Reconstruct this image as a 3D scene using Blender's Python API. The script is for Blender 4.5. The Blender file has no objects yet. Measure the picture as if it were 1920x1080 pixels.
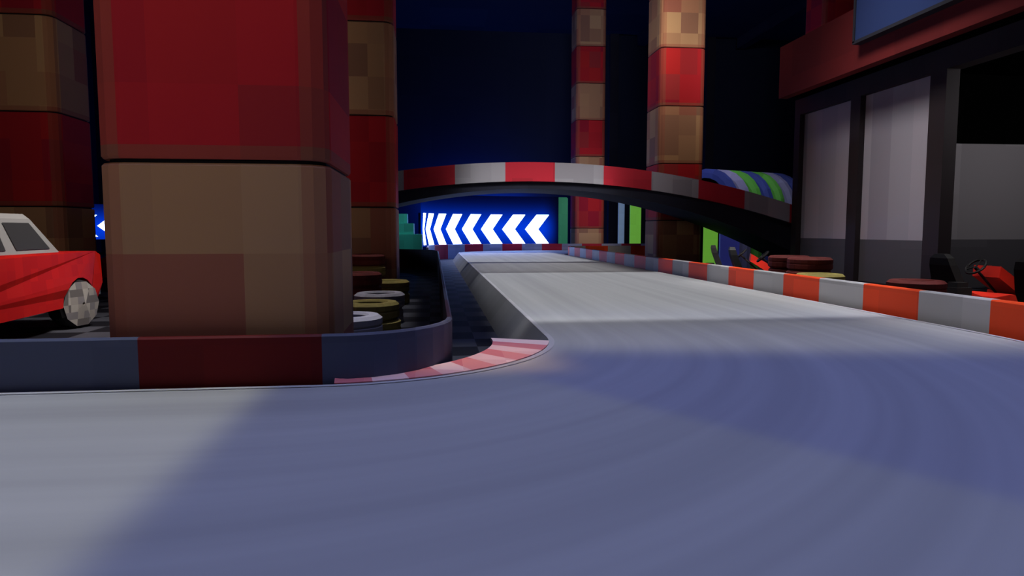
import bpy, math, random
from mathutils import Vector, Euler
random.seed(4)
scene = bpy.context.scene
COL = scene.collection
PI = math.pi
R = math.radians

# ------------------------------------------------------------------ camera
cam_d = bpy.data.cameras.new('camera'); cam = bpy.data.objects.new('camera', cam_d); COL.objects.link(cam)
cam_d.lens = 24; cam_d.sensor_width = 36; cam_d.clip_end = 200; cam_d.clip_start = 0.05
CAM = Vector((0, 0, 1.2)); cam.location = CAM
ROT = Euler((R(90 - 4.867), 0, R(-6.48)), 'XYZ'); cam.rotation_euler = ROT
scene.camera = cam
RM = ROT.to_matrix()
YAW = R(6.48)
def ray(u, v): return RM @ Vector(((u - 960) / 1280, (540 - v) / 1280, -1))
def WY(u, v, Y): d = ray(u, v); return CAM + d * (Y / d.y)
def spot(u, D):            # floor position that shows at column u, D metres ahead
    r = (u - 960) / 1285 * D
    return (r * math.cos(YAW) + D * math.sin(YAW), D * math.cos(YAW) - r * math.sin(YAW))

# ------------------------------------------------------------------ materials
def mat(name, cols, cell=0.5, rough=0.75, emit=None, spec=0.25):
    m = bpy.data.materials.new(name); m.use_nodes = True
    nt = m.node_tree; n = nt.nodes; l = nt.links
    b = n['Principled BSDF']; b.inputs['Roughness'].default_value = rough
    b.inputs['Specular IOR Level'].default_value = spec
    if not isinstance(cols[0], (tuple, list)): 
        c = cols; cols = [tuple(x * k for x in c) for k in (0.86, 0.95, 1.0, 1.08)]
    if not isinstance(cell, tuple): cell = (cell, cell, cell)
    g = n.new('ShaderNodeNewGeometry')
    a = n.new('ShaderNodeVectorMath'); a.operation = 'ADD'; a.inputs[1].default_value = (0.123, 0.217, 0.061)
    s = n.new('ShaderNodeVectorMath'); s.operation = 'SNAP'; s.inputs[1].default_value = cell
    w = n.new('ShaderNodeTexWhiteNoise'); w.noise_dimensions = '3D'
    r = n.new('ShaderNodeValToRGB'); r.color_ramp.interpolation = 'CONSTANT'
    els = r.color_ramp.elements
    while len(els) < len(cols): els.new(0.5)
    for i, c in enumerate(cols):
        els[i].position = i / len(cols); els[i].color = (*c, 1)
    l.new(g.outputs['Position'], a.inputs[0]); l.new(a.outputs[0], s.inputs[0]); l.new(s.outputs[0], w.inputs['Vector'])
    l.new(w.outputs['Value'], r.inputs['Fac']); l.new(r.outputs['Color'], b.inputs['Base Color'])
    if emit:
        b.inputs['Emission Color'].default_value = (*emit[0], 1); b.inputs['Emission Strength'].default_value = emit[1]
    return m

M = {}
def plaid(name, cols, alt, cell):
    # patchwork of cells, overlaid with narrow bands of another tone near the corners and at the foot of each drum
    m = mat(name, cols, cell, .85); nt = m.node_tree; n = nt.nodes; l = nt.links; b = n['Principled BSDF']
    src = b.inputs['Base Color'].links[0].from_socket
    tc = n.new('ShaderNodeTexCoord'); sp = n.new('ShaderNodeSeparateXYZ'); l.new(tc.outputs['Generated'], sp.inputs[0])
    def math_(op, a, c):
        q = n.new('ShaderNodeMath'); q.operation = op
        for i, v in enumerate((a, c)):
            if v is None: continue
            if isinstance(v, (int, float)): q.inputs[i].default_value = v
            else: l.new(v, q.inputs[i])
        return q.outputs[0]
    ax = math_('ABSOLUTE', math_('SUBTRACT', sp.outputs[0], .5), None); ay = math_('ABSOLUTE', math_('SUBTRACT', sp.outputs[1], .5), None)
    mn = math_('MINIMUM', ax, ay)
    e1 = math_('MULTIPLY', math_('GREATER_THAN', mn, .385), .50)
    e3 = math_('MULTIPLY', math_('LESS_THAN', sp.outputs[2], .05), .6)
    f = math_('MINIMUM', math_('ADD', e1, e3), 1.0)
    mx = n.new('ShaderNodeMix'); mx.data_type = 'RGBA'; l.new(f, mx.inputs[0]); l.new(src, mx.inputs[6]); mx.inputs[7].default_value = (*alt, 1)
    l.new(mx.outputs[2], b.inputs['Base Color']); M[name] = m
plaid('pillar_red', [(.50, .016, .026), (.62, .020, .028), (.40, .013, .032), (.58, .020, .026), (.46, .025, .03), (.62, .024, .024), (.42, .012, .034), (.54, .018, .032), (.44, .035, .036), (.56, .018, .026)], (.30, .095, .055), (.50, .50, .70))
plaid('pillar_tan', [(.51, .28, .14), (.57, .33, .165), (.39, .20, .11), (.63, .38, .18), (.50, .24, .125), (.55, .31, .15), (.36, .18, .105), (.42, .15, .09), (.54, .30, .145), (.45, .24, .125)], (.40, .13, .075), (.50, .50, .56))
M['pillar_seam'] = mat('pillar_seam', (.008, .008, .010), .5, .9)
M['barrier_red'] = mat('barrier_red', (.86, .07, .012), .6, .6)
M['barrier_white'] = mat('barrier_white', (.47, .46, .47), .6, .6)
M['near_red_shaded'] = mat('near_red_shaded', (.155, .004, .004), .6, .6)  # red panels, darkened in the colour for the dim light there
M['near_white_shaded'] = mat('near_white_shaded', (.095, .108, .175), .6, .6)  # white panels, blue light and shade put into the colour
M['inner_red_shaded'] = mat('inner_red_shaded', (.030, .003, .004), .6, .6)  # same red with deeper shade painted in for the unlit side
M['inner_white_shaded'] = mat('inner_white_shaded', (.022, .025, .045), .6, .6)  # same white with deeper shade painted in for the unlit side
M['bridge_red'] = mat('bridge_red', (.50, .016, .035), .5, .6)
M['bridge_white'] = mat('bridge_white', (.34, .335, .37), .5, .6)
M['bridge_dark'] = mat('bridge_dark', (.014, .016, .03), .8, .8)
M['kerb_red'] = mat('kerb_red', [(.66, .20, .22), (.70, .26, .27), (.62, .17, .20)], .3, .6)  # red stripe, pink cast of the light put into the colour
M['kerb_white'] = mat('kerb_white', [(.82, .54, .54), (.76, .46, .47), (.84, .60, .60)], .3, .6)  # white stripe, pink cast of the light put into the colour
M['wall'] = mat('wall_navy', [(.018, .026, .052), (.020, .028, .056), (.019, .027, .054)], 2.2, .9)
M['ceiling'] = mat('ceiling_dark', (.045, .045, .055), 3.0, .9)
M['beam'] = mat('beam_dark', (.028, .028, .036), 2.0, .9)
M['frame'] = mat('frame_dark', (.030, .022, .024), .8, .6)
M['panel'] = mat('panel_grey', [(.30, .285, .32), (.40, .38, .42), (.34, .32, .36), (.44, .41, .45)], (3.0, .62, 9.0), .55)
M['kick'] = mat('kick_grey', (.10, .095, .105), .9, .6)
M['fascia'] = mat('fascia_red', (.18, .018, .016), 1.2, .7)
M['sign_blue'] = mat('sign_blue', (.036, .062, .18), 1.5, .5)
M['interior'] = mat('interior_grey', (.36, .34, .35), 1.0, .8)
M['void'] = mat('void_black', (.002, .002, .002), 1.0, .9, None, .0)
M['black'] = mat('black', (.010, .010, .011), .4, .6)
M['rubber'] = mat('rubber', (.016, .016, .018), .2, .8)
M['tyre_red'] = mat('tyre_red', (.16, .028, .024), .25, .8)
M['tyre_yellow'] = mat('tyre_yellow', (.32, .26, .075), .25, .8)
M['tyre_white'] = mat('tyre_white', (.42, .41, .48), .25, .75)
M['tyre_teal'] = mat('teal', (.04, .42, .36), .3, .75)
M['kart_red'] = mat('kart_red', (.60, .026, .014), .3, .45)
M['kart_white'] = mat('kart_white', (.6, .6, .6), .3, .5)
M['steel'] = mat('steel', (.12, .12, .13), .3, .4)
M['car_red'] = mat('car_red', [(.52, .011, .007), (.57, .013, .008), (.54, .014, .009), (.48, .010, .007)], .14, .5, None, .1)
M['car_grey'] = mat('car_grey', (.30, .30, .29), .5, .5)
M['car_glass'] = mat('car_glass', (.045, .045, .045), .5, .35)
M['wheel_grey'] = mat('wheel_grey', [(.13, .12, .12), (.30, .28, .26), (.20, .19, .20), (.38, .36, .33)], .09, .6)
M['lamp'] = mat('lamp', (.7, .65, .5), .3, .3)
M['tube_blue'] = mat('tube_blue', (.05, .075, .38), .7, .6)
M['tube_lilac'] = mat('tube_lilac', (.30, .30, .60), .7, .6)
M['tube_green'] = mat('tube_green', (.12, .46, .08), .7, .6)
M['pad_green'] = mat('pad_green', (.15, .50, .12), .5, .6, ((.12, .34, .035), .75))  # emission added so the pads look lit; they are no lamps
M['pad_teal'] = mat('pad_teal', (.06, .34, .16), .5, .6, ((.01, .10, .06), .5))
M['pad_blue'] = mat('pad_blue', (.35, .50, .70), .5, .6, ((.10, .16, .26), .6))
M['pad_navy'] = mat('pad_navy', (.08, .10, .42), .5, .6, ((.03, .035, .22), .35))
M['chevron'] = mat('chevron_glow', (.8, .85, 1), .5, .5, ((.42, .55, 1.0), 9.0))
M['edge'] = mat('edge_highlight', (.46, .45, .47), .6, .7)
M['bevel'] = mat('bevel_grey', (.15, .15, .16), .6, .8)

# blue bloom of the chevrons painted as board glow, strongest at mid height
def board_bloom_mat(name, zc, kz, x_in=None, x_out=None):
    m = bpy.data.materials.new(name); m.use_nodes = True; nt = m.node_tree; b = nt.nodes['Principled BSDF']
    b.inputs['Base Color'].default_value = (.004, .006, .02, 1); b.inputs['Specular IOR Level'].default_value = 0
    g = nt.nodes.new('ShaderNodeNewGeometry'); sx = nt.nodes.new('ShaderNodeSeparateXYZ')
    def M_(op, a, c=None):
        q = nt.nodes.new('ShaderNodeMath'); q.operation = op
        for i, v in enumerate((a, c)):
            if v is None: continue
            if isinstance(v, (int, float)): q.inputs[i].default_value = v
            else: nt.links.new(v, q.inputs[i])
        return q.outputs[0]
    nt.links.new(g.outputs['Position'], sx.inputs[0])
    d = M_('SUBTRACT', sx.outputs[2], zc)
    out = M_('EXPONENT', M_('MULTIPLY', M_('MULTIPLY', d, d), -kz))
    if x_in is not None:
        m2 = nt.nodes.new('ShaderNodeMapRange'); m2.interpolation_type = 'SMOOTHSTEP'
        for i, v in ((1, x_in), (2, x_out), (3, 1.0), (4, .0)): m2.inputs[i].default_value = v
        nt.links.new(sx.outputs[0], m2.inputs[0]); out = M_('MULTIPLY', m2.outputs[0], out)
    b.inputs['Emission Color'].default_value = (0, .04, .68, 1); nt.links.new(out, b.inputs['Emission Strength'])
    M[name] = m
board_bloom_mat('sign_board', 1.24, 2.0, 4.7, 5.55)
board_bloom_mat('sign_board_left', 1.25, 3.0)

# floor: dark chequer
m = bpy.data.materials.new('floor_chequer'); m.use_nodes = True; nt = m.node_tree
g = nt.nodes.new('ShaderNodeNewGeometry'); ck = nt.nodes.new('ShaderNodeTexChecker')
ck.inputs['Scale'].default_value = 2.0; ck.inputs['Color1'].default_value = (.009, .009, .013, 1); ck.inputs['Color2'].default_value = (.068, .071, .088, 1)
mp = nt.nodes.new('ShaderNodeVectorMath'); mp.operation = 'ADD'; mp.inputs[1].default_value = (.07, .03, .31)
nt.links.new(g.outputs['Position'], mp.inputs[0]); nt.links.new(mp.outputs[0], ck.inputs['Vector'])
nt.links.new(ck.outputs['Color'], nt.nodes['Principled BSDF'].inputs['Base Color']); nt.nodes['Principled BSDF'].inputs['Roughness'].default_value = .75
nt.nodes['Principled BSDF'].inputs['Specular IOR Level'].default_value = .15
M['floor'] = m
# track: pale asphalt with streaks running along the lane
m = bpy.data.materials.new('track_asphalt'); m.use_nodes = True; nt = m.node_tree
uv = nt.nodes.new('ShaderNodeUVMap'); uv.uv_map = 'UVMap'
mp = nt.nodes.new('ShaderNodeMapping'); mp.inputs['Scale'].default_value = (.06, 11.0, 1)
nz = nt.nodes.new('ShaderNodeTexNoise'); nz.inputs['Scale'].default_value = 1.6; nz.inputs['Detail'].default_value = 3
rp = nt.nodes.new('ShaderNodeValToRGB'); rp.color_ramp.elements[0].position = .3; rp.color_ramp.elements[1].position = .72
rp.color_ramp.elements[0].color = (.325, .325, .33, 1); rp.color_ramp.elements[1].color = (.405, .405, .41, 1)
nt.links.new(uv.outputs[0], mp.inputs[0]); nt.links.new(mp.outputs[0], nz.inputs['Vector']); nt.links.new(nz.outputs['Fac'], rp.inputs['Fac'])
nt.links.new(rp.outputs['Color'], nt.nodes['Principled BSDF'].inputs['Base Color']); nt.nodes['Principled BSDF'].inputs['Roughness'].default_value = .8
nt.nodes['Principled BSDF'].inputs['Specular IOR Level'].default_value = .12
M['track'] = m

# ------------------------------------------------------------------ helpers
class MB:
    def __init__(s): s.v = []; s.f = []
    def add(s, vs, fs):
        o = len(s.v); s.v += [tuple(p) for p in vs]; s.f += [tuple(i + o for i in f) for f in fs]; return s
    def box(s, c, d):
        x, y, z = c; a, b, h = d[0] / 2, d[1] / 2, d[2] / 2
        return s.add([(x - a, y - b, z - h), (x + a, y - b, z - h), (x + a, y + b, z - h), (x - a, y + b, z - h), (x - a, y - b, z + h), (x + a, y - b, z + h), (x + a, y + b, z + h), (x - a, y + b, z + h)],
                     [(0, 3, 2, 1), (4, 5, 6, 7), (0, 1, 5, 4), (1, 2, 6, 5), (2, 3, 7, 6), (3, 0, 4, 7)])
    def loft(s, rings, cap=True, closed=True):
        n = len(rings[0]); vs = [p for r in rings for p in r]; fs = []
        for i in range(len(rings) - 1):
            for j in range(n if closed else n - 1):
                k = (j + 1) % n; fs.append((i * n + j, i * n + k, (i + 1) * n + k, (i + 1) * n + j))
        if cap: fs.append(tuple(range(n - 1, -1, -1))); fs.append(tuple((len(rings) - 1) * n + j for j in range(n)))
        return s.add(vs, fs)
    def lathe(s, prof, n=16, c=(0, 0, 0), axis='z', close=True):
        rings = []
        for r, z in prof:
            ring = []
            for j in range(n):
                t = 2 * PI * j / n
                p = (r * math.cos(t), r * math.sin(t), z)
                if axis == 'x': p = (p[2], p[0], p[1])
                if axis == 'y': p = (p[1], p[2], p[0])
                ring.append((p[0] + c[0], p[1] + c[1], p[2] + c[2]))
            rings.append(ring)
        if close: rings.append(rings[0])
        return s.loft(rings, cap=not close)
    def tube(s, pts, r, n=8):
        pts = [Vector(p) for p in pts]; rings = []
        for i, p in enumerate(pts):
            t = (pts[min(i + 1, len(pts) - 1)] - pts[max(i - 1, 0)]).normalized()
            up = Vector((0, 0, 1)) if abs(t.z) < .9 else Vector((1, 0, 0))
            a = t.cross(up).normalized(); b = a.cross(t)
            rings.append([p + a * (r * math.cos(2 * PI * j / n)) + b * (r * math.sin(2 * PI * j / n)) for j in range(n)])
        return s.loft(rings)
    def build(s, name, m, parent=None, loc=(0, 0, 0), smooth=False):
        me = bpy.data.meshes.new(name); me.from_pydata(s.v, [], s.f); me.materials.append(M[m]); me.update()
        import bmesh
        bm = bmesh.new(); bm.from_mesh(me); bmesh.ops.recalc_face_normals(bm, faces=bm.faces); bm.to_mesh(me); bm.free()
        if smooth:
            for p in me.polygons: p.use_smooth = True
        o = bpy.data.objects.new(name, me); COL.objects.link(o); o.location = loc
        if parent: o.parent = parent
        return o
def thing(name, label, cat, loc=(0, 0, 0), rz=0, group=None):
    o = bpy.data.objects.new(name, None); COL.objects.link(o); o.empty_display_size = .2
    o.location = loc; o.rotation_euler = (0, 0, rz); return tag(o, label, cat, group)
def tag(o, label, cat, group=None):
    o['label'] = label; o['category'] = cat
    if group: o['group'] = group
    return o
def struct(o): o['kind'] = 'structure'; return o
def dup(root, loc, rz, label):
    r = root.copy(); COL.objects.link(r); r.location = loc; r.rotation_euler = (0, 0, rz); r['label'] = label
    for ch in list(root.children):
        c = ch.copy(); COL.objects.link(c); c.parent = r
        for g in list(ch.children):
            d = g.copy(); COL.objects.link(d); d.parent = c
    return r

# ------------------------------------------------------------------ room
T = .30                        # track surface height above the hall floor
H = 12.4
WB = 39.6                      # back wall
struct(MB().box((2, 18, -.05), (42, 46, .1)).build('floor', 'floor'))
struct(MB().box((2, 18, H + .1), (42, 46, .2)).build('ceiling', 'ceiling'))
struct(MB().box((2, WB + .1, H / 2), (42, .2, H)).build('wall_back', 'wall'))
struct(MB().box((-18.1, 18, H / 2), (.2, 43, H)).build('wall_left', 'wall'))
struct(MB().box((22.1, 18, H / 2), (.2, 43, H)).build('wall_right', 'wall'))
k = 1
for x in (-12, 12, 18):
    struct(MB().box((x, 18, H - .3), (.5, 43, .6)).build('trim_%d' % k, 'beam')); k += 1
for x in (10.4, 16.2):
    struct(MB().box((x, WB - .15, H / 2), (.5, .3, H)).build('trim_%d' % k, 'beam')); k += 1

# ------------------------------------------------------------------ track
def arc(cx, cy, a, b, t0, t1, n): return [(cx + a * math.cos(R(t0 + (t1 - t0) * i / n)), cy + b * math.sin(R(t0 + (t1 - t0) * i / n))) for i in range(n + 1)]
def line(p, q, n): return [(p[0] + (q[0] - p[0]) * i / n, p[1] + (q[1] - p[1]) * i / n) for i in range(n)]
left = line((-14, 4.0), (-.7, 4.0), 12) + arc(-.7, 5.63, 1.63, 1.63, -90, 0, 24)[:-1] + line((.93, 5.63), (.93, 26.8), 30) + arc(5.05, 26.8, 4.12, 2.9, 180, 90, 16)[:-1] + line((5.05, 29.7), (20, 29.7), 8) + [(20, 29.7)]
right = line((-14, -1.37), (-2.24, -1.37), 12) + arc(-2.24, 5.63, 7.0, 7.0, -90, 0, 24)[:-1] + line((4.76, 5.63), (4.76, 24.8), 30) + arc(5.76, 24.8, 1.0, 1.0, 180, 90, 16)[:-1] + line((5.76, 25.8), (20, 25.8), 8) + [(20, 25.8)]
trk = thing('race_track', 'raised pale asphalt kart track bending into a long straight', 'race track', (2, 2, 0))
NV = 10
vs = []; uvs = []; fs = []; L = 0
for i, (a, b) in enumerate(zip(left, right)):
    if i: L += math.dist(a, left[i - 1]) * .5 + math.dist(b, right[i - 1]) * .5
    for j in range(NV + 1):
        t = j / NV; vs.append((a[0] + (b[0] - a[0]) * t - 2, a[1] + (b[1] - a[1]) * t - 2, T)); uvs.append((L, t))
for i in range(len(left) - 1):
    for j in range(NV):
        p = i * (NV + 1) + j; fs.append((p, p + NV + 1, p + NV + 2, p + 1))
me = bpy.data.meshes.new('surface'); me.from_pydata(vs, [], fs); me.materials.append(M['track'])
ul = me.uv_layers.new(name='UVMap')
for lp in me.loops: ul.data[lp.index].uv = uvs[lp.vertex_index]
me.update()
import bmesh
bm = bmesh.new(); bm.from_mesh(me); bmesh.ops.recalc_face_normals(bm, faces=bm.faces)
if sum(f.normal.z for f in bm.faces) < 0: bmesh.ops.reverse_faces(bm, faces=bm.faces)
bm.to_mesh(me); bm.free()
so = bpy.data.objects.new('surface', me); COL.objects.link(so); so.parent = trk
def offset(path, d):
    out = []
    for i, p in enumerate(path):
        a = path[max(i - 1, 0)]; b = path[min(i + 1, len(path) - 1)]
        dx, dy = b[0] - a[0], b[1] - a[1]; n = math.hypot(dx, dy) or 1
        out.append((p[0] - dy / n * d, p[1] + dx / n * d))
    return out
def skirt(path, sgn, w):
    o = offset(path, w * sgn)
    return MB().loft([[(p[0] - 2, p[1] - 2, T) for p in path], [(p[0] - 2, p[1] - 2, 0) for p in o]], cap=False, closed=False)
skirt(left[:12], 1, .01).build('side_slope', 'bevel', trk); skirt(left[12:], 1, .23).build('side_slope', 'bevel', trk); skirt(right, -1, .02).build('side_slope', 'bevel', trk)
for path, sg in ((left, -1), (right, 1)):
    i_ = offset(path, .045 * sg)
    MB().loft([[(p[0] - 2, p[1] - 2, T + .004) for p in path], [(p[0] - 2, p[1] - 2, T + .004) for p in i_]], cap=False, closed=False).build('edge_highlight_strip', 'edge', trk)  # edge highlight painted as a thin paler strip
# red and white kerb inside the bend, pink light painted into its colours
kb = thing('track_kerb', 'pink-lit red and white striped kerb on the inside of the near bend', 'kerb', (.3, 4.6, T))
NK = 10
out_ = arc(-.7, 5.63, 1.63, 1.63, -86, -9, NK * 5)
for i in range(NK):
    rings = []
    for q in range(6):
        t = (i + q / 5) / NK; p = out_[5 * i + q]
        wd = .05 + .42 * t ** .9
        dx, dy = p[0] + .7, p[1] - 5.63; n = math.hypot(dx, dy)
        q_ = (p[0] - dx / n * wd, p[1] - dy / n * wd)
        rings.append([(p[0] - .3, p[1] - 4.6, .006), (p[0] - .3, p[1] - 4.6, .012), (q_[0] - .3, q_[1] - 4.6, .03), (q_[0] - .3, q_[1] - 4.6, .008)])
    o = MB().loft(rings).build('stripe', 'kerb_red' if i % 2 == 0 else 'kerb_white', kb)
    o['label'] = 'red kerb stripe, pink light in its colour' if i % 2 == 0 else 'white kerb stripe, pink light in its colour'

# ------------------------------------------------------------------ barriers
def barrier(name, label, path, anchor, seg, th, z0, z1, cols, words, seg2=None, cols2=None):
    cum = [0]
    for i in range(1, len(path)): cum.append(cum[-1] + math.dist(path[i], path[i - 1]))
    def at(s):
        for i in range(1, len(path)):
            if s <= cum[i] + 1e-6:
                t = (s - cum[i - 1]) / max(1e-6, cum[i] - cum[i - 1]); a, b = path[i - 1], path[i]
                dx, dy = b[0] - a[0], b[1] - a[1]; n = math.hypot(dx, dy)
                return (a[0] + dx * t, a[1] + dy * t), (-dy / n, dx / n)
        a, b = path[-2], path[-1]; dx, dy = b[0] - a[0], b[1] - a[1]; n = math.hypot(dx, dy)
        return b, (-dy / n, dx / n)
    ia = min(range(len(path)), key=lambda i: math.dist(path[i], anchor)); sa = cum[ia]
    base = at(sa)[0]
    root = thing(name, label, 'barrier', (base[0], base[1], 0))
    k = -math.ceil(sa / seg)
    def edge(k): return sa + k * (seg if k < 0 or not seg2 else seg2)
    while edge(k) < cum[-1] - .05:
        s0, s1 = max(0, edge(k)), min(cum[-1], edge(k + 1))
        if s1 - s0 > .05:
            ns = 8; rings = []
            for i in range(ns + 1):
                p, n = at(s0 + (s1 - s0) * i / ns)
                if i == 0: p, n = at(s0 + 1e-4)
                x, y = p[0] - base[0], p[1] - base[1]
                rings.append([(x, y, z0), (x, y, z1 - .012), (x + n[0] * .012 * (1 if th > 0 else -1), y + n[1] * .012 * (1 if th > 0 else -1), z1), (x + n[0] * th, y + n[1] * th, z1), (x + n[0] * th, y + n[1] * th, z0)])
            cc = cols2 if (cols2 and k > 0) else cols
            o = MB().loft(rings).build('barrier_panel', cc[k % 2], root); o['label'] = words[k % 2]
        k += 1
    return root
BT = .59
lp = line((-13, 4.05), (-.66, 4.05), 60) + [(-.66, 4.05)] + arc(-.62, 4.79, .74, .74, -90, 0, 16)[:-1] + line((.12, 4.79), (.12, 20), 60) + arc(-2.38, 20, 2.5, 2.5, 0, 90, 14)[:-1] + line((-2.38, 22.5), (-9, 22.5), 8)
barrier('crash_barrier', 'low red and white crash barrier with blue shade painted in, curving around foot of nearest pillar', lp, (-.66, 4.05), 1.02, .035, 0, BT, ['near_white_shaded', 'near_red_shaded'], ['white barrier panel, blue shade in its colour', 'red barrier panel, shade in its colour'], 1.2, ['inner_white_shaded', 'inner_red_shaded'])
rp_ = arc(-2.14, 5.63, 7.0, 7.0, -42, 0, 60)[:-1] + line((4.86, 5.63), (4.86, 24.8), 120) + arc(5.86, 24.8, .95, .95, 180, 90, 12)[:-1] + line((5.86, 25.75), (18, 25.75), 24)
barrier('crash_barrier', 'long orange-red and white crash barrier along right edge of the straight', rp_, (4.86, 5.45), .9, -.09, 0, BT, ['barrier_white', 'barrier_red'], ['white barrier panel', 'orange-red barrier panel'])
fp = line((-.2, 23.6), (-.2, 26.8), 8) + arc(5.05, 26.8, 5.25, 3.05, 180, 90, 30)[:-1] + line((5.05, 29.85), (18, 29.85), 20)
barrier('crash_barrier', 'distant red and white crash barrier below the large glowing chevron sign', fp, (-.2, 26.8), .9, .07, 0, BT, ['bridge_white', 'bridge_red'], ['white barrier panel', 'red barrier panel'])

# ------------------------------------------------------------------ pillars
def sq(h, c, z, n=3):
    pts = []
    for sx, sy, t0 in ((1, 1, 0), (-1, 1, 90), (-1, -1, 180), (1, -1, 270)):
        for i in range(n + 1):
            t = R(t0 + 90 * i / n); pts.append((sx * (h - c) + c * math.cos(t), sy * (h - c) + c * math.sin(t), z))
    return pts
def pillar(label, x, y, off, half=.64):
    root = thing('pillar', label, 'pillar', (x, y, 0))
    MB().loft([sq(half - .035, .16, .0), sq(half - .035, .16, H - .005)]).build('core', 'pillar_seam', root)
    z = 0; k = 0; top = 1.6 + off
    while z < H - .1:
        t = min(top, H - .01)
        c = .015
        o = MB().loft([sq(half - .01, .17, z + .012), sq(half, .17, z + .012 + c), sq(half, .17, t - .012 - c), sq(half - .01, .17, t - .012)]).build('drum', 'pillar_red' if k % 2 else 'pillar_tan', root)
        o['label'] = 'red drum' if k % 2 else 'tan drum'
        z = top; top += 1.6; k += 1
pillar('massive red and brown banded pillar nearest the camera, behind the barrier', -1.29, 4.86, 0.0, .662)
pillar('red and tan pillar rising behind the red car', -7.0, 13.25, 0.0)
pillar('red and tan pillar behind the tyre stacks, half hidden by nearest pillar', -1.32, 13.0, 0.0)
pillar('tan and red banded pillar standing just behind right half of the bridge', 6.98, 19.55, -.13, .66)
pillar('slim distant tan and red pillar to the right of the chevron sign', 6.98, 30.95, -.33, .67)
pillar('distant red pillar rising behind the red roof fascia of the building', 14.1, 23.6, 0.0)

# ------------------------------------------------------------------ chevron signs
def chevron_sign(label, cx, cy, a, b, n, z0, z1, m0, m1, bm_):
    root = thing('chevron_sign', label, 'sign', (cx, cy + b, 0))
    def P(t, z, k): # t: 0 at the right end, 1 at the left end
        an = R(90 + 90 * t); return (cx + (a - k) * math.cos(an) - cx, cy + (b - k) * math.sin(an) - cy - b, z)
    rings = []
    for i in range(33):
        t = -.05 + 1.05 * i / 32
        rings.append([P(t, z0 - m0, 0), P(t, z1 + m1, 0), P(t, z1 + m1, -.06), P(t, z0 - m0, -.06)])
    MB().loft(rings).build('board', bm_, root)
    zm = (z0 + z1) / 2
    for i in range(n):
        def S(s, z, k): return P((i + 1 - s) / n, z, k)
        shape = [(1.0, z1), (.48, z1), (.0, zm), (.48, z0), (1.0, z0), (.55, zm)]
        vs = [S(s, z, .03) for s, z in shape] + [S(s, z, .01) for s, z in shape]
        fs = [(0, 1, 2, 5), (5, 2, 3, 4), (6, 11, 8, 7), (11, 10, 9, 8)] + [(j, (j + 1) % 6, (j + 1) % 6 + 6, j + 6) for j in range(6)]
        MB().add(vs, fs).build('chevron', 'chevron', root)
    for t in (.03, .35, .68, .97):
        p = P(t, 0, -.12); MB().box((p[0], p[1], (z1) / 2), (.09, .09, z1)).build('post', 'black', root)
    return root
chevron_sign('large glowing curved sign of white left-pointing chevrons with a painted blue halo, under the bridge', 5.05, 26.8, 5.5, 3.2, 8, .60, 1.86, .06, .80, 'sign_board')
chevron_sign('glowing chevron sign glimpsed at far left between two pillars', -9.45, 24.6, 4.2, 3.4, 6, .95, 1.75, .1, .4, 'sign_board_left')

# ------------------------------------------------------------------ bridge
BY0, BY1 = 16.5, 18.75
XC = 2.43
ztop = lambda x: 2.83 - .0229 * (x - XC) ** 2
zopen = lambda x: 2.20 - .035 * (x - XC) ** 2
br = thing('bridge', 'low arched kart bridge with red and white kerbed edge crossing the track', 'bridge', (XC, 17.6, 0))
xs = [XC - 10.9 + 21.8 * i / 72 for i in range(73)]
rings = []
for x in xs:
    t = max(ztop(x) - .45, .03); b_ = max(zopen(x), 0.005); b_ = min(b_, t - .02)
    rings.append([(x - XC, BY0 + .1 - 17.6, b_), (x - XC, BY1 - .1 - 17.6, b_), (x - XC, BY1 - .1 - 17.6, t), (x - XC, BY0 + .1 - 17.6, t)])
MB().loft(rings).build('arch_body', 'bridge_dark', br)
rings = [[(x - XC, BY0 + .12 - 17.6, max(ztop(x) - .45, .03)), (x - XC, BY1 - .12 - 17.6, max(ztop(x) - .45, .03)), (x - XC, BY1 - .12 - 17.6, max(ztop(x) - .2, .05)), (x - XC, BY0 + .12 - 17.6, max(ztop(x) - .2, .05))] for x in xs]
MB().loft(rings).build('deck', 'bevel', br)
xa = WY(757, 330, BY0).x; st = (WY(1310, 340, BY0).x - xa) / 6
for ya, yb in ((BY0, BY0 + .14), (BY1 - .14, BY1)):
    k = -8
    while True:
        x0 = max(xa + k * st, XC - 10.8); x1 = min(xa + (k + 1) * st, XC + 10.8)
        if x0 >= XC + 10.8: break
        if x1 > x0 + .02:
            rings = []
            for i in range(7):
                x = x0 + (x1 - x0) * i / 6; t = max(ztop(x), .1); b_ = max(t - .46, .005)
                rings.append([(x - XC, ya - 17.6, b_), (x - XC, yb - 17.6, b_), (x - XC, yb - 17.6, t), (x - XC, ya - 17.6, t)])
            o = MB().loft(rings).build('parapet_panel', 'bridge_red' if k % 2 == 0 else 'bridge_white', br); o['label'] = 'red parapet panel' if k % 2 == 0 else 'white parapet panel'
        k += 1

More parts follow.
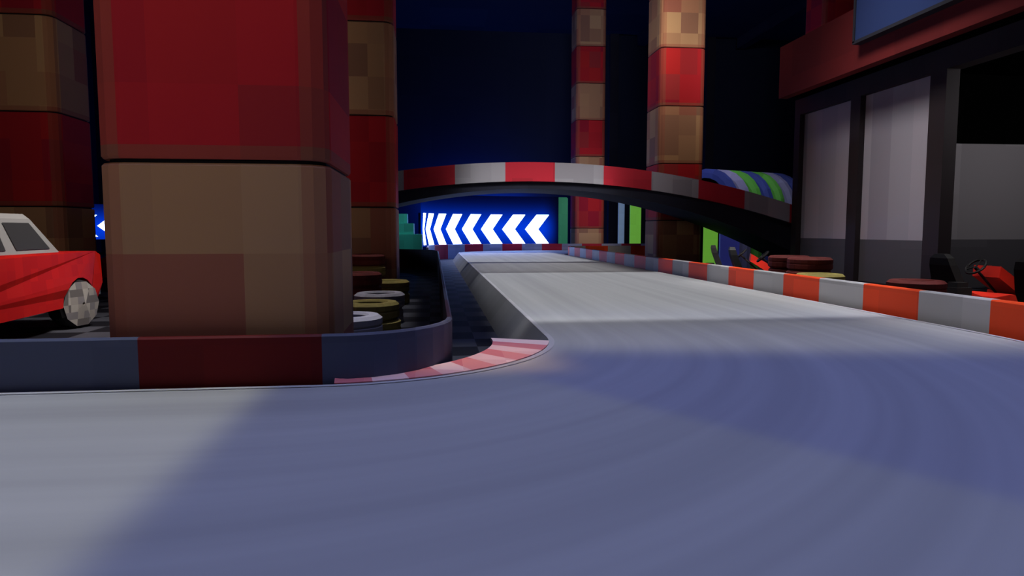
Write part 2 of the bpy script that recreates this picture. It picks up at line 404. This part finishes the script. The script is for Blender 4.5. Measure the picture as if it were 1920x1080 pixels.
# ------------------------------------------------------------------ pit building
bl = thing('pit_building', 'pit building with pale framed panels and overhanging dark red roof fascia', 'building', (9, 9.6, 0))
def bb(x0, x1, y0, y1, z0, z1, name, m, lab=None, par=None):
    o = MB().box(((x0 + x1) / 2 - 9, (y0 + y1) / 2 - 9.6, (z0 + z1) / 2), (x1 - x0, y1 - y0, z1 - z0)).build(name, m, par or bl)
    if lab: o['label'] = lab
    return o
for y0, y1 in ((16.05, 16.3), (13.66, 14.0), (11.23, 11.63), (7.0, 7.3), (5.0, 5.3), (3.0, 3.3)): bb(8.9, 9.15, y0, y1, 0, 4.0, 'post', 'frame')
bb(8.9, 9.2, 3.0, 16.3, 4.0, 4.38, 'header', 'frame')
for y0, y1 in ((14.0, 16.05), (11.63, 13.66), (5.3, 7.0), (3.3, 5.0)):
    bb(9.02, 9.08, y0, y1, 1.0, 4.0, 'wall_panel', 'panel', 'pale grey wall panel')
    bb(9.02, 9.08, y0, y1, .12, 1.0, 'kick_panel', 'kick', 'dark grey lower panel')
    bb(8.98, 9.1, y0, y1, 0, .12, 'sill', 'frame')
bb(9.2, 15, 16.1, 16.3, 0, 4.38, 'end_wall', 'frame'); bb(14.8, 15, 3.0, 16.1, 0, 4.38, 'rear_wall', 'frame'); bb(9.2, 14.8, 3.0, 3.2, 0, 4.38, 'end_wall', 'frame')
bb(9.15, 14.8, 13.2, 13.3, 1.0, 2.98, 'interior_partition', 'interior', 'grey inner partition')
bb(9.15, 14.8, 13.2, 13.3, 0, 1.0, 'interior_partition', 'kick', 'dark grey lower partition')
bb(9.15, 14.8, 13.2, 13.3, 2.98, 4.38, 'interior_partition', 'void', 'upper partition with painted header shade')  # header shadow on the inner wall painted as a black strip
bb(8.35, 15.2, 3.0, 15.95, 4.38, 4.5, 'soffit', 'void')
bb(8.28, 8.5, 3.0, 15.95, 4.35, 5.55, 'fascia', 'fascia')
bb(8.5, 15.2, 15.75, 15.95, 4.5, 5.55, 'fascia', 'fascia')
bb(8.5, 15.2, 3.0, 15.75, 5.35, 5.5, 'roof', 'black')
s_ = thing('sign_board', 'large plain blue sign board fixed to the red roof fascia', 'sign', (8.17, 7.6, 4.8))
MB().box((0, 0, .95), (.14, 10.2, 1.9)).build('panel', 'sign_blue', s_)
mbf = MB()
for z in (0.0, 1.9): mbf.box((0, 0, z), (.18, 10.3, .06))
for y in (-5.12, 5.12): mbf.box((0, y, .95), (.18, .06, 1.9))
mbf.build('frame', 'beam', s_)

# ------------------------------------------------------------------ tyres
def tyre_mesh():
    return MB().lathe([(.18, .02), (.20, .0), (.29, .0), (.325, .03), (.325, .085), (.318, .1), (.325, .115), (.325, .165), (.29, .195), (.20, .195), (.18, .175)], 20)
TY = {}
def tyre(c, x, y, z, label, group):
    m_ = 'tyre_' + c
    if c not in TY: o = tyre_mesh().build('tyre', m_, None); TY[c] = o
    else: o = TY[c].copy(); COL.objects.link(o)
    o.location = (x, y, z); o.rotation_euler = (0, 0, random.random()); tag(o, label, 'tyre', group)
LEV = {1: ['only'], 2: ['bottom', 'top'], 3: ['bottom', 'middle', 'top'], 4: ['bottom', 'second from bottom', 'second from top', 'top']}
WORD = {'red': 'maroon', 'yellow': 'yellow', 'white': 'white'}
def stack(u, D, cols, where, group):
    x, y = spot(u, D)
    for i, c in enumerate(cols):
        tyre(c, x + random.uniform(-.012, .012), y + random.uniform(-.012, .012), i * .196, '%s painted tyre, %s tyre of %s' % (WORD[c], LEV[len(cols)][i], where), group)
gl, gr = 'tyres stacked inside the left barrier', 'tyres stacked behind the right barrier'
stack(651, 6.5, ['white', 'white'], 'the white stack against right side of nearest pillar', gl)
stack(693, 7.7, ['yellow', 'yellow'], 'the yellow stack just behind the nearest white one', gl)
stack(708, 8.8, ['white', 'white'], 'the white stack behind the nearer yellow one', gl)
stack(671, 9.9, ['red', 'red', 'red'], 'the maroon stack of three beside nearest pillar', gl)
stack(728, 11.0, ['yellow', 'yellow'], 'the farther yellow stack, rightmost on left side', gl)
stack(685, 11.75, ['red', 'red', 'yellow', 'red'], 'the tall stack before the half-hidden pillar', gl)
stack(1723, 8.35, ['red', 'red', 'red'], 'the maroon stack in front of near karts', gr)
stack(1865, 7.5, ['red', 'yellow'], 'the low yellow-topped stack nearest right frame edge', gr)
stack(1520, 10.4, ['red', 'red', 'red', 'red'], 'the tall maroon stack behind the yellow one', gr)
stack(1483, 11.1, ['red', 'red', 'red', 'red'], 'the farthest tall maroon stack on the right', gr)
stack(1540, 9.6, ['yellow', 'yellow', 'yellow'], 'the yellow stack before two maroon stacks', gr)

# ------------------------------------------------------------------ karts
def make_kart(label, x, y, rz):
    k = thing('go_kart', label, 'go kart', (x, y, 0), rz, 'red go karts parked behind the right barrier')
    f = MB()
    f.box((0, .05, .09), (.55, 1.3, .03))
    for sx in (-1, 1): f.tube([(sx * .28, -.75, .12), (sx * .3, .1, .1), (sx * .24, .8, .12)], .022)
    f.tube([(-.5, .55, .14), (.5, .55, .14)], .02); f.tube([(-.5, -.55, .14), (.5, -.55, .14)], .022)
    f.build('chassis', 'steel', k)
    n = MB(); n.loft([[(-.42, .72, .08), (.42, .72, .08), (.36, .70, .30), (-.36, .70, .30)], [(-.46, .88, .07), (.46, .88, .07), (.40, .86, .26), (-.40, .86, .26)], [(-.38, 1.0, .08), (.38, 1.0, .08), (.34, .98, .18), (-.34, .98, .18)]]); n.build('nose_cone', 'kart_red', k)
    n = MB(); n.loft([[(-.22, .26, .52), (.22, .26, .52), (.22, .28, .68), (-.22, .28, .68)], [(-.21, .60, .30), (.21, .60, .30), (.21, .64, .46), (-.21, .64, .46)], [(-.17, .86, .2), (.17, .86, .2), (.17, .88, .30), (-.17, .88, .30)]]); fr = n.build('front_fairing', 'kart_red', k)
    MB().add([(-.06, .29, .684), (.06, .29, .684), (.06, .635, .47), (-.06, .635, .47)], [(0, 1, 2, 3)]).build('stripe', 'kart_white', fr)
    for sx in (-1, 1):
        p = MB(); p.loft([[(sx * .30, -.40, .07), (sx * .58, -.38, .08), (sx * .55, -.38, .30), (sx * .32, -.40, .36)], [(sx * .30, .38, .07), (sx * .6, .34, .08), (sx * .57, .34, .25), (sx * .32, .38, .29)]]); sp = p.build('side_pod', 'kart_red', k)
        MB().box((sx * .585, 0, .18), (.02, .45, .035)).build('stripe', 'kart_white', sp)
    s = MB(); s.loft([[(-.2, .08, .11), (.2, .08, .11), (.2, .08, .20), (-.2, .08, .20)], [(-.22, -.30, .10), (.22, -.30, .10), (.22, -.20, .19), (-.22, -.20, .19)], [(-.23, -.44, .40), (.23, -.44, .40), (.23, -.31, .40), (-.23, -.31, .40)], [(-.18, -.55, .70), (.18, -.55, .70), (.18, -.42, .70), (-.18, -.42, .70)], [(-.15, -.57, .80), (.15, -.57, .80), (.15, -.45, .80), (-.15, -.45, .80)], [(-.08, -.56, .86), (.08, -.56, .86), (.08, -.47, .86), (-.08, -.47, .86)]]); s.build('seat', 'black', k)
    MB().tube([(0, .55, .2), (0, .06, .66)], .018).build('steering_column', 'black', k)
    w = MB(); c = Vector((0, .08, .67)); ax = Vector((0, -.7, .71)); a = Vector((1, 0, 0)); b = ax.cross(a)
    w.tube([c + a * (.14 * math.cos(2 * PI * i / 16)) + b * (.14 * math.sin(2 * PI * i / 16)) for i in range(17)], .018, 6)
    for t in (0, 120, 240): w.tube([c, c + a * (.14 * math.cos(R(t + 90))) + b * (.14 * math.sin(R(t + 90)))], .012, 6)
    w.build('steering_wheel', 'black', k)
    MB().box((.36, -.58, .28), (.22, .24, .26)).box((.36, -.58, .44), (.15, .18, .08)).build('engine', 'black', k)
    MB().tube([(-.55, -.82, .1), (-.55, -.9, .18), (.55, -.9, .18), (.55, -.82, .1)], .045).build('rear_bumper', 'kart_red', k)
    for sx, yy, r, wd in ((-1, .55, .13, .13), (1, .55, .13, .13), (-1, -.55, .145, .19), (1, -.55, .145, .19)):
        x_ = sx * (.56 - wd / 2 + .02)
        wh = MB().lathe([(r * .55, -wd / 2 + .01), (r * .9, -wd / 2), (r, -wd / 2 + .025), (r, wd / 2 - .025), (r * .9, wd / 2), (r * .55, wd / 2 - .01)], 16, (x_, yy, r), 'x').build('wheel', 'rubber', k)
        MB().lathe([(.02, -wd / 2 + .03), (r * .58, -wd / 2 + .03), (r * .58, wd / 2 - .03), (.02, wd / 2 - .03)], 12, (x_, yy, r), 'x').build('hub', 'steel', wh)
    return k
k1 = make_kart('red go kart behind the maroon tyre stack, in front of the open bay', 7.72, 9.06, R(-84))
dup(k1, (7.86, 7.78, 0), R(-80), 'red go kart cut off by right edge of the photo')
x, y = spot(1384, 15.1); dup(k1, (x, y, 0), R(-112), 'red go kart under right end of bridge, farthest of the karts')
x, y = spot(1424, 13.6); dup(k1, (x, y, 0), R(-108), 'red go kart between the farthest kart and the tall maroon tyres')

# ------------------------------------------------------------------ red car
car = thing('car', 'red retro sedan with grey roof parked behind the left barrier', 'car', (-5.12, 7.36, 0))
HW = .80
WF, WR, WRAD = 1.54, -1.30, .30
prof = [(-2.05, .32), (-2.10, .55), (-2.08, .88), (-2.02, .93), (-1.2, .94), (1.2, .94), (2.00, .93), (2.07, .88), (2.10, .52), (2.03, .34)]
def arch(cy): return [(cy + .36 * math.cos(R(t)), .28 + .34 * math.sin(R(t))) for t in range(0, 181, 20)]
bot = arch(WF) + [(-.85, .25)] + arch(WR) + [(-1.75, .28)]
poly = prof + bot
def xsec(z): return HW - (.025 if z > .9 else 0) - (.03 if z < .4 else 0)
b_ = MB()
b_.loft([[(-xsec(z), y, z) for y, z in poly], [(-xsec(z) * .5, y, z) for y, z in poly], [(xsec(z) * .5, y, z) for y, z in poly], [(xsec(z), y, z) for y, z in poly]])
body = b_.build('body', 'car_red', car)
CB0, CB1, CT0, CT1 = -1.15, 1.22, -.75, .84
base = [(-.74, CB0), (.74, CB0), (.74, CB1), (-.74, CB1)]; top = [(-.64, CT0), (.64, CT0), (.64, CT1), (-.64, CT1)]
cb = MB().loft([[(x, y, .935) for x, y in base], [(x, y, 1.32) for x, y in top], [(x * .93, y * .95, 1.375) for x, y in top]]).build('cabin', 'car_grey', car)
def quad(pts, name, m, par): return MB().add(pts, [(0, 1, 2, 3)]).build(name, m, par)
def lerp(a, b, t): return tuple(a[i] + (b[i] - a[i]) * t for i in range(3))
def pane(b0, b1, t1, t0, out, i0, i1, j0=.12, j1=.88):
    def q(s, t): p = lerp(lerp(b0, b1, s), lerp(t0, t1, s), t); return (p[0] + out[0], p[1] + out[1], p[2] + out[2])
    return [q(i0, j0), q(i1, j0), q(i1, j1), q(i0, j1)]
for sx in (-1, 1):
    B0, B1, T1, T0 = (sx * .74, CB0, .935), (sx * .74, CB1, .935), (sx * .64, CT1, 1.32), (sx * .64, CT0, 1.32)
    for i0, i1 in ((.07, .58), (.66, .94)): quad(pane(B0, B1, T1, T0, (sx * .008, 0, .003), i0, i1), 'side_window', 'car_glass', cb)
for yb, yt in ((CB1, CT1), (CB0, CT0)):
    sg = 1 if yb > 0 else -1
    quad(pane((-.74, yb, .935), (.74, yb, .935), (.64, yt, 1.32), (-.64, yt, 1.32), (0, sg * .008, .004), .08, .92), 'windscreen' if sg > 0 else 'rear_window', 'car_glass', cb)
for sg in (-1, 1):
    MB().box((0, sg * 2.11, .42), (1.5, .06, .12)).build('bumper', 'steel', car)
    for sx in (-1, 1):
        MB().lathe([(.01, -.03), (.09, -.03), (.09, .02), (.01, .03)], 12, (sx * .55, sg * 2.09, .70), 'y').build('headlight' if sg > 0 else 'tail_light', 'lamp' if sg > 0 else 'tyre_red', car)
for sx in (-1, 1):
    for yy in (WF, WR):
        wh = MB().lathe([(.15, -.11), (.27, -.12), (WRAD, -.08), (WRAD, .08), (.27, .12), (.15, .11)], 12, (0, 0, 0), 'x').build('wheel', 'rubber', car, (sx * .70, yy, WRAD))
        MB().lathe([(.02, .06), (.17, .05), (.28, .122), (.23, .128), (.10, .145), (.02, .155)], 10, (0, 0, 0), 'x').build('hub', 'wheel_grey', wh)
        wh.rotation_euler = (0, 0, (0 if sx > 0 else PI) - (R(16) if yy > 0 else 0))

# ------------------------------------------------------------------ arched tunnel, pads, steps
tn = thing('arch_tunnel', 'ribbed blue and green arched tunnel behind right end of bridge', 'tunnel', (8.55, 21.1, 0), R(-66))
hw = 1.15
TCOL = ['blue', 'lilac', 'green', 'blue', 'green', 'lilac', 'blue']
def cs(r_): return [(-(hw + r_), 0)] + [(-(hw + r_) * math.cos(R(t)), 1.86 + (hw + r_) * math.sin(R(t))) for t in range(0, 181, 15)] + [(hw + r_, 0)]
P3 = lambda c, y: [(p[0], y, p[1]) for p in c]
sl_i, sl_o = cs(-.20), cs(-.16)
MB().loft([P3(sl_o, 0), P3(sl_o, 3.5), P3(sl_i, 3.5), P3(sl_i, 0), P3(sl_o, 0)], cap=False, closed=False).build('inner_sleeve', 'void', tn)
for i in range(7):
    y0 = i * .52
    o_, m_, n_ = cs(.0), cs(.13), cs(-.16)
    mb = MB().loft([P3(n_, y0), P3(o_, y0), P3(m_, y0 + .06), P3(m_, y0 + .22), P3(o_, y0 + .28), P3(n_, y0 + .28), P3(n_, y0)], cap=False, closed=False)
    ob = mb.build('rib', 'tube_' + TCOL[i], tn); ob['label'] = TCOL[i] + ' rib'
def pad(u0, u1, Y, z1, m_, label):
    a = WY(u0, 431, Y).x; b = WY(u1, 431, Y).x
    root = thing('padded_panel', label, 'panel', ((a + b) / 2, Y, 0), 0, 'upright padded panels beyond the track')
    w = b - a
    MB().loft([[(-w / 2, -.05, .0), (w / 2, -.05, .0), (w / 2, .05, .0), (-w / 2, .05, .0)], [(-w / 2, -.05, z1 - .06), (w / 2, -.05, z1 - .06), (w / 2, .05, z1 - .06), (-w / 2, .05, z1 - .06)], [(-w / 2 + .05, -.03, z1), (w / 2 - .05, -.03, z1), (w / 2 - .05, .03, z1), (-w / 2 + .05, .03, z1)]]).build('pad', m_, root)
    MB().box((0, .09, z1 / 2 - .05), (w * .25, .06, z1 - .1)).build('backing_post', 'black', root)
pad(1040, 1064, 31.4, 2.7, 'pad_teal', 'green upright panel between chevron sign and distant pillar')
pad(1159, 1170, 31.2, 2.6, 'pad_blue', 'narrow pale blue upright panel right of the distant pillar')
pad(1181, 1201, 31.2, 2.6, 'pad_green', 'green upright panel at left edge of the bridge-side pillar')
pad(1320, 1345, 19.3, 1.35, 'pad_green', 'bright green upright panel at right edge of the bridge-side pillar')
pad(1350, 1386, 19.35, 1.3, 'pad_navy', 'blue upright panel behind right end of bridge, above the farthest kart')
sp_ = thing('stepped_block', 'small teal stepped block left of the chevron sign', 'steps', (-1.3, 24.3, 0))
for i, (u, zt) in enumerate(((764, 1.75), (776, 1.42), (791, 1.05))):
    xr = WY(u, 431, 24.0).x + 1.3
    zb = (1.42, 1.05, 0)[i]
    MB().box(((xr - 1.4) / 2, 0, (zt + zb) / 2), (xr + 1.4, .9 + .2 * i, zt - zb)).build('step', 'tyre_teal', sp_)

# ------------------------------------------------------------------ light
w = bpy.data.worlds.new('World'); scene.world = w; w.use_nodes = True
bg = w.node_tree.nodes['Background']; bg.inputs[0].default_value = (.32, .34, .55, 1); bg.inputs[1].default_value = .065
def area(name, loc, rot, size, power, col, spread=180):
    d = bpy.data.lights.new(name, 'AREA'); d.shape = 'RECTANGLE'; d.size, d.size_y = size; d.energy = power; d.color = col; d.spread = R(spread)
    o = bpy.data.objects.new(name, d); COL.objects.link(o); o.location = loc; o.rotation_euler = [R(a) for a in rot]; return o
def aim(o, t): o.rotation_euler = (Vector(t) - o.location).to_track_quat('-Z', 'Y').to_euler()
# cool hall light over the near bend
area('cool_ceiling_light', (2.5, 1.0, 10.2), (0, 0, 0), (15, 11), 294, (.36, .43, 1.0), 30)
# warm pools
area('near_left_pool', (-5.57, 0.0, 9.5), (0, 0, 0), (9.2, 8.2), 76, (1.0, .98, .62), 2.2)
area('bend_pool', (-1.06, 1.09, 9.4), (0, 0, 33), (6.0, 9), 10.5, (.95, 1.0, .14), 1.8)
area('bend_exit_pool', (2.8, 5.68, 10.0), (0, 0, -8), (7.4, 1.9), 13, (1.0, .97, .65), 6)
area('straight_light', (3.4, 10.4, 10.0), (0, 0, 0), (5.2, 7.6), 99, (.95, .965, 1.0), 3.2)
area('straight_light_far', (2.6, 23.0, 10.0), (0, 0, 0), (4.0, 7.8), 70, (.97, .97, 1.0), 3)
o = area('under_bridge_fill', (2.55, 7.0, 10.0), (0, 0, 0), (3.6, 3.4), 26, (1.0, .97, .97), 6); aim(o, (2.55, 16.7, .3))  # added fill from above the straight, aimed under the bridge
o = area('barrier_fill', (.4, 8.3, 9.6), (0, 0, 0), (1.2, 6.8), 9, (1.0, .96, .94), 4); o.rotation_euler = (0, R(-26), 0)  # added side fill to brighten the right barrier
area('tyre_fill', (-.85, 8.9, 9.0), (0, 0, 0), (1.1, 6), 6, (1.0, .95, .95), 2)  # added fill to lift the left tyre stacks
area('kerb_fill', (.15, 4.68, 9.0), (0, 0, 0), (1.3, .8), 1.6, (1.0, .7, .3), 4)  # added warm fill on the kerb alone
# added fill washes on pillars, back wall and bridge, lamps out of view
o = area('front_wash', (-3, -7, 6.0), (0, 0, 0), (4, 3), 26, (1.0, .83, .70), 44); aim(o, (-2.5, 8, 4.6))
o = area('hall_wash', (4, 4, 10.6), (0, 0, 0), (3, 3), 27, (1.0, .84, .68), 30); aim(o, (6, 19.5, 6))
o = area('far_wash', (4, 8, 10.8), (0, 0, 0), (2, 2), 7, (1.0, .9, .85), 14); aim(o, (8, 31, 1.8))
o = area('roof_wash', (0, -4, 9.5), (0, 0, 0), (4, 3), 60, (.70, .70, 1.0), 36); aim(o, (9, 38, 10.5))
o = area('bridge_wash', (2.4, 6.5, 9.5), (0, 0, 0), (4, 1), 9, (1.0, .9, .9), 20); aim(o, (3.2, 16.5, 2.6))
o = area('car_fill', (-1.0, 7.2, 6.5), (0, 0, 0), (1.5, 1.5), 34, (1.0, .91, .86), 44); aim(o, (-4.8, 8.4, .5))  # added lamp out of view to brighten the car
o = area('pit_light', (4.0, 10.5, 9.5), (0, 0, 0), (2, 2), 40, (1.0, .95, .98), 50); aim(o, (9, 12, 1.5))
o = area('near_kart_fill', (5.6, 5.6, 8.5), (0, 0, 0), (1, 1), 14, (1.0, .95, .92), 22); aim(o, (7.4, 8.4, .4))  # added fill for the near karts
o = area('far_kart_fill', (5.4, 11.0, 8.5), (0, 0, 0), (1, 1), 17, (1.0, .95, .92), 18); aim(o, (6.7, 14.0, .3))  # added fill for the far karts, otherwise too dark
o = area('tunnel_fill', (7.4, 15.8, 9.0), (0, 0, 0), (1, 1), 12, (1.0, 1.0, 1.0), 40); aim(o, (10.0, 21.4, 2.4))  # added fill aimed at the tunnel from in front, none inside it
o = area('bay_fill', (11.5, 9.5, 3.9), (0, 0, 0), (2, 1), 34, (1.0, .95, 1.0)); aim(o, (11.5, 13.2, 2.2))  # unseen lamp added to brighten the inner partition
o = area('step_fill', (-.6, 21.5, 9.8), (0, 0, 0), (.5, .5), 5, (.8, 1.0, 1.0), 16); aim(o, (-1.0, 24.2, 1.2))  # added small fill for the teal steps
# hidden blue lamps added for the chevron signs' halo on the wall and spill
def point(name, loc, p, col, r=.15):
    d = bpy.data.lights.new(name, 'POINT'); d.energy = p; d.color = col; d.shadow_soft_size = r
    o = bpy.data.objects.new(name, d); COL.objects.link(o); o.location = loc
for x in (.4, 1.5, 2.6, 3.7, 4.8): point('sign_halo_fill', (x, WB - .9, 2.3), 120, (.0, .10, 1.0))
point('sign_halo_fill', (-12.5, 30, 1.3), 60, (.02, .12, 1.0))
for x, y in ((1.2, 25.6), (3.4, 27.6)): point('sign_spill', (x, y, 1.9), 70, (.02, .16, 1.0), 0)
scene.view_settings.view_transform = 'Standard'
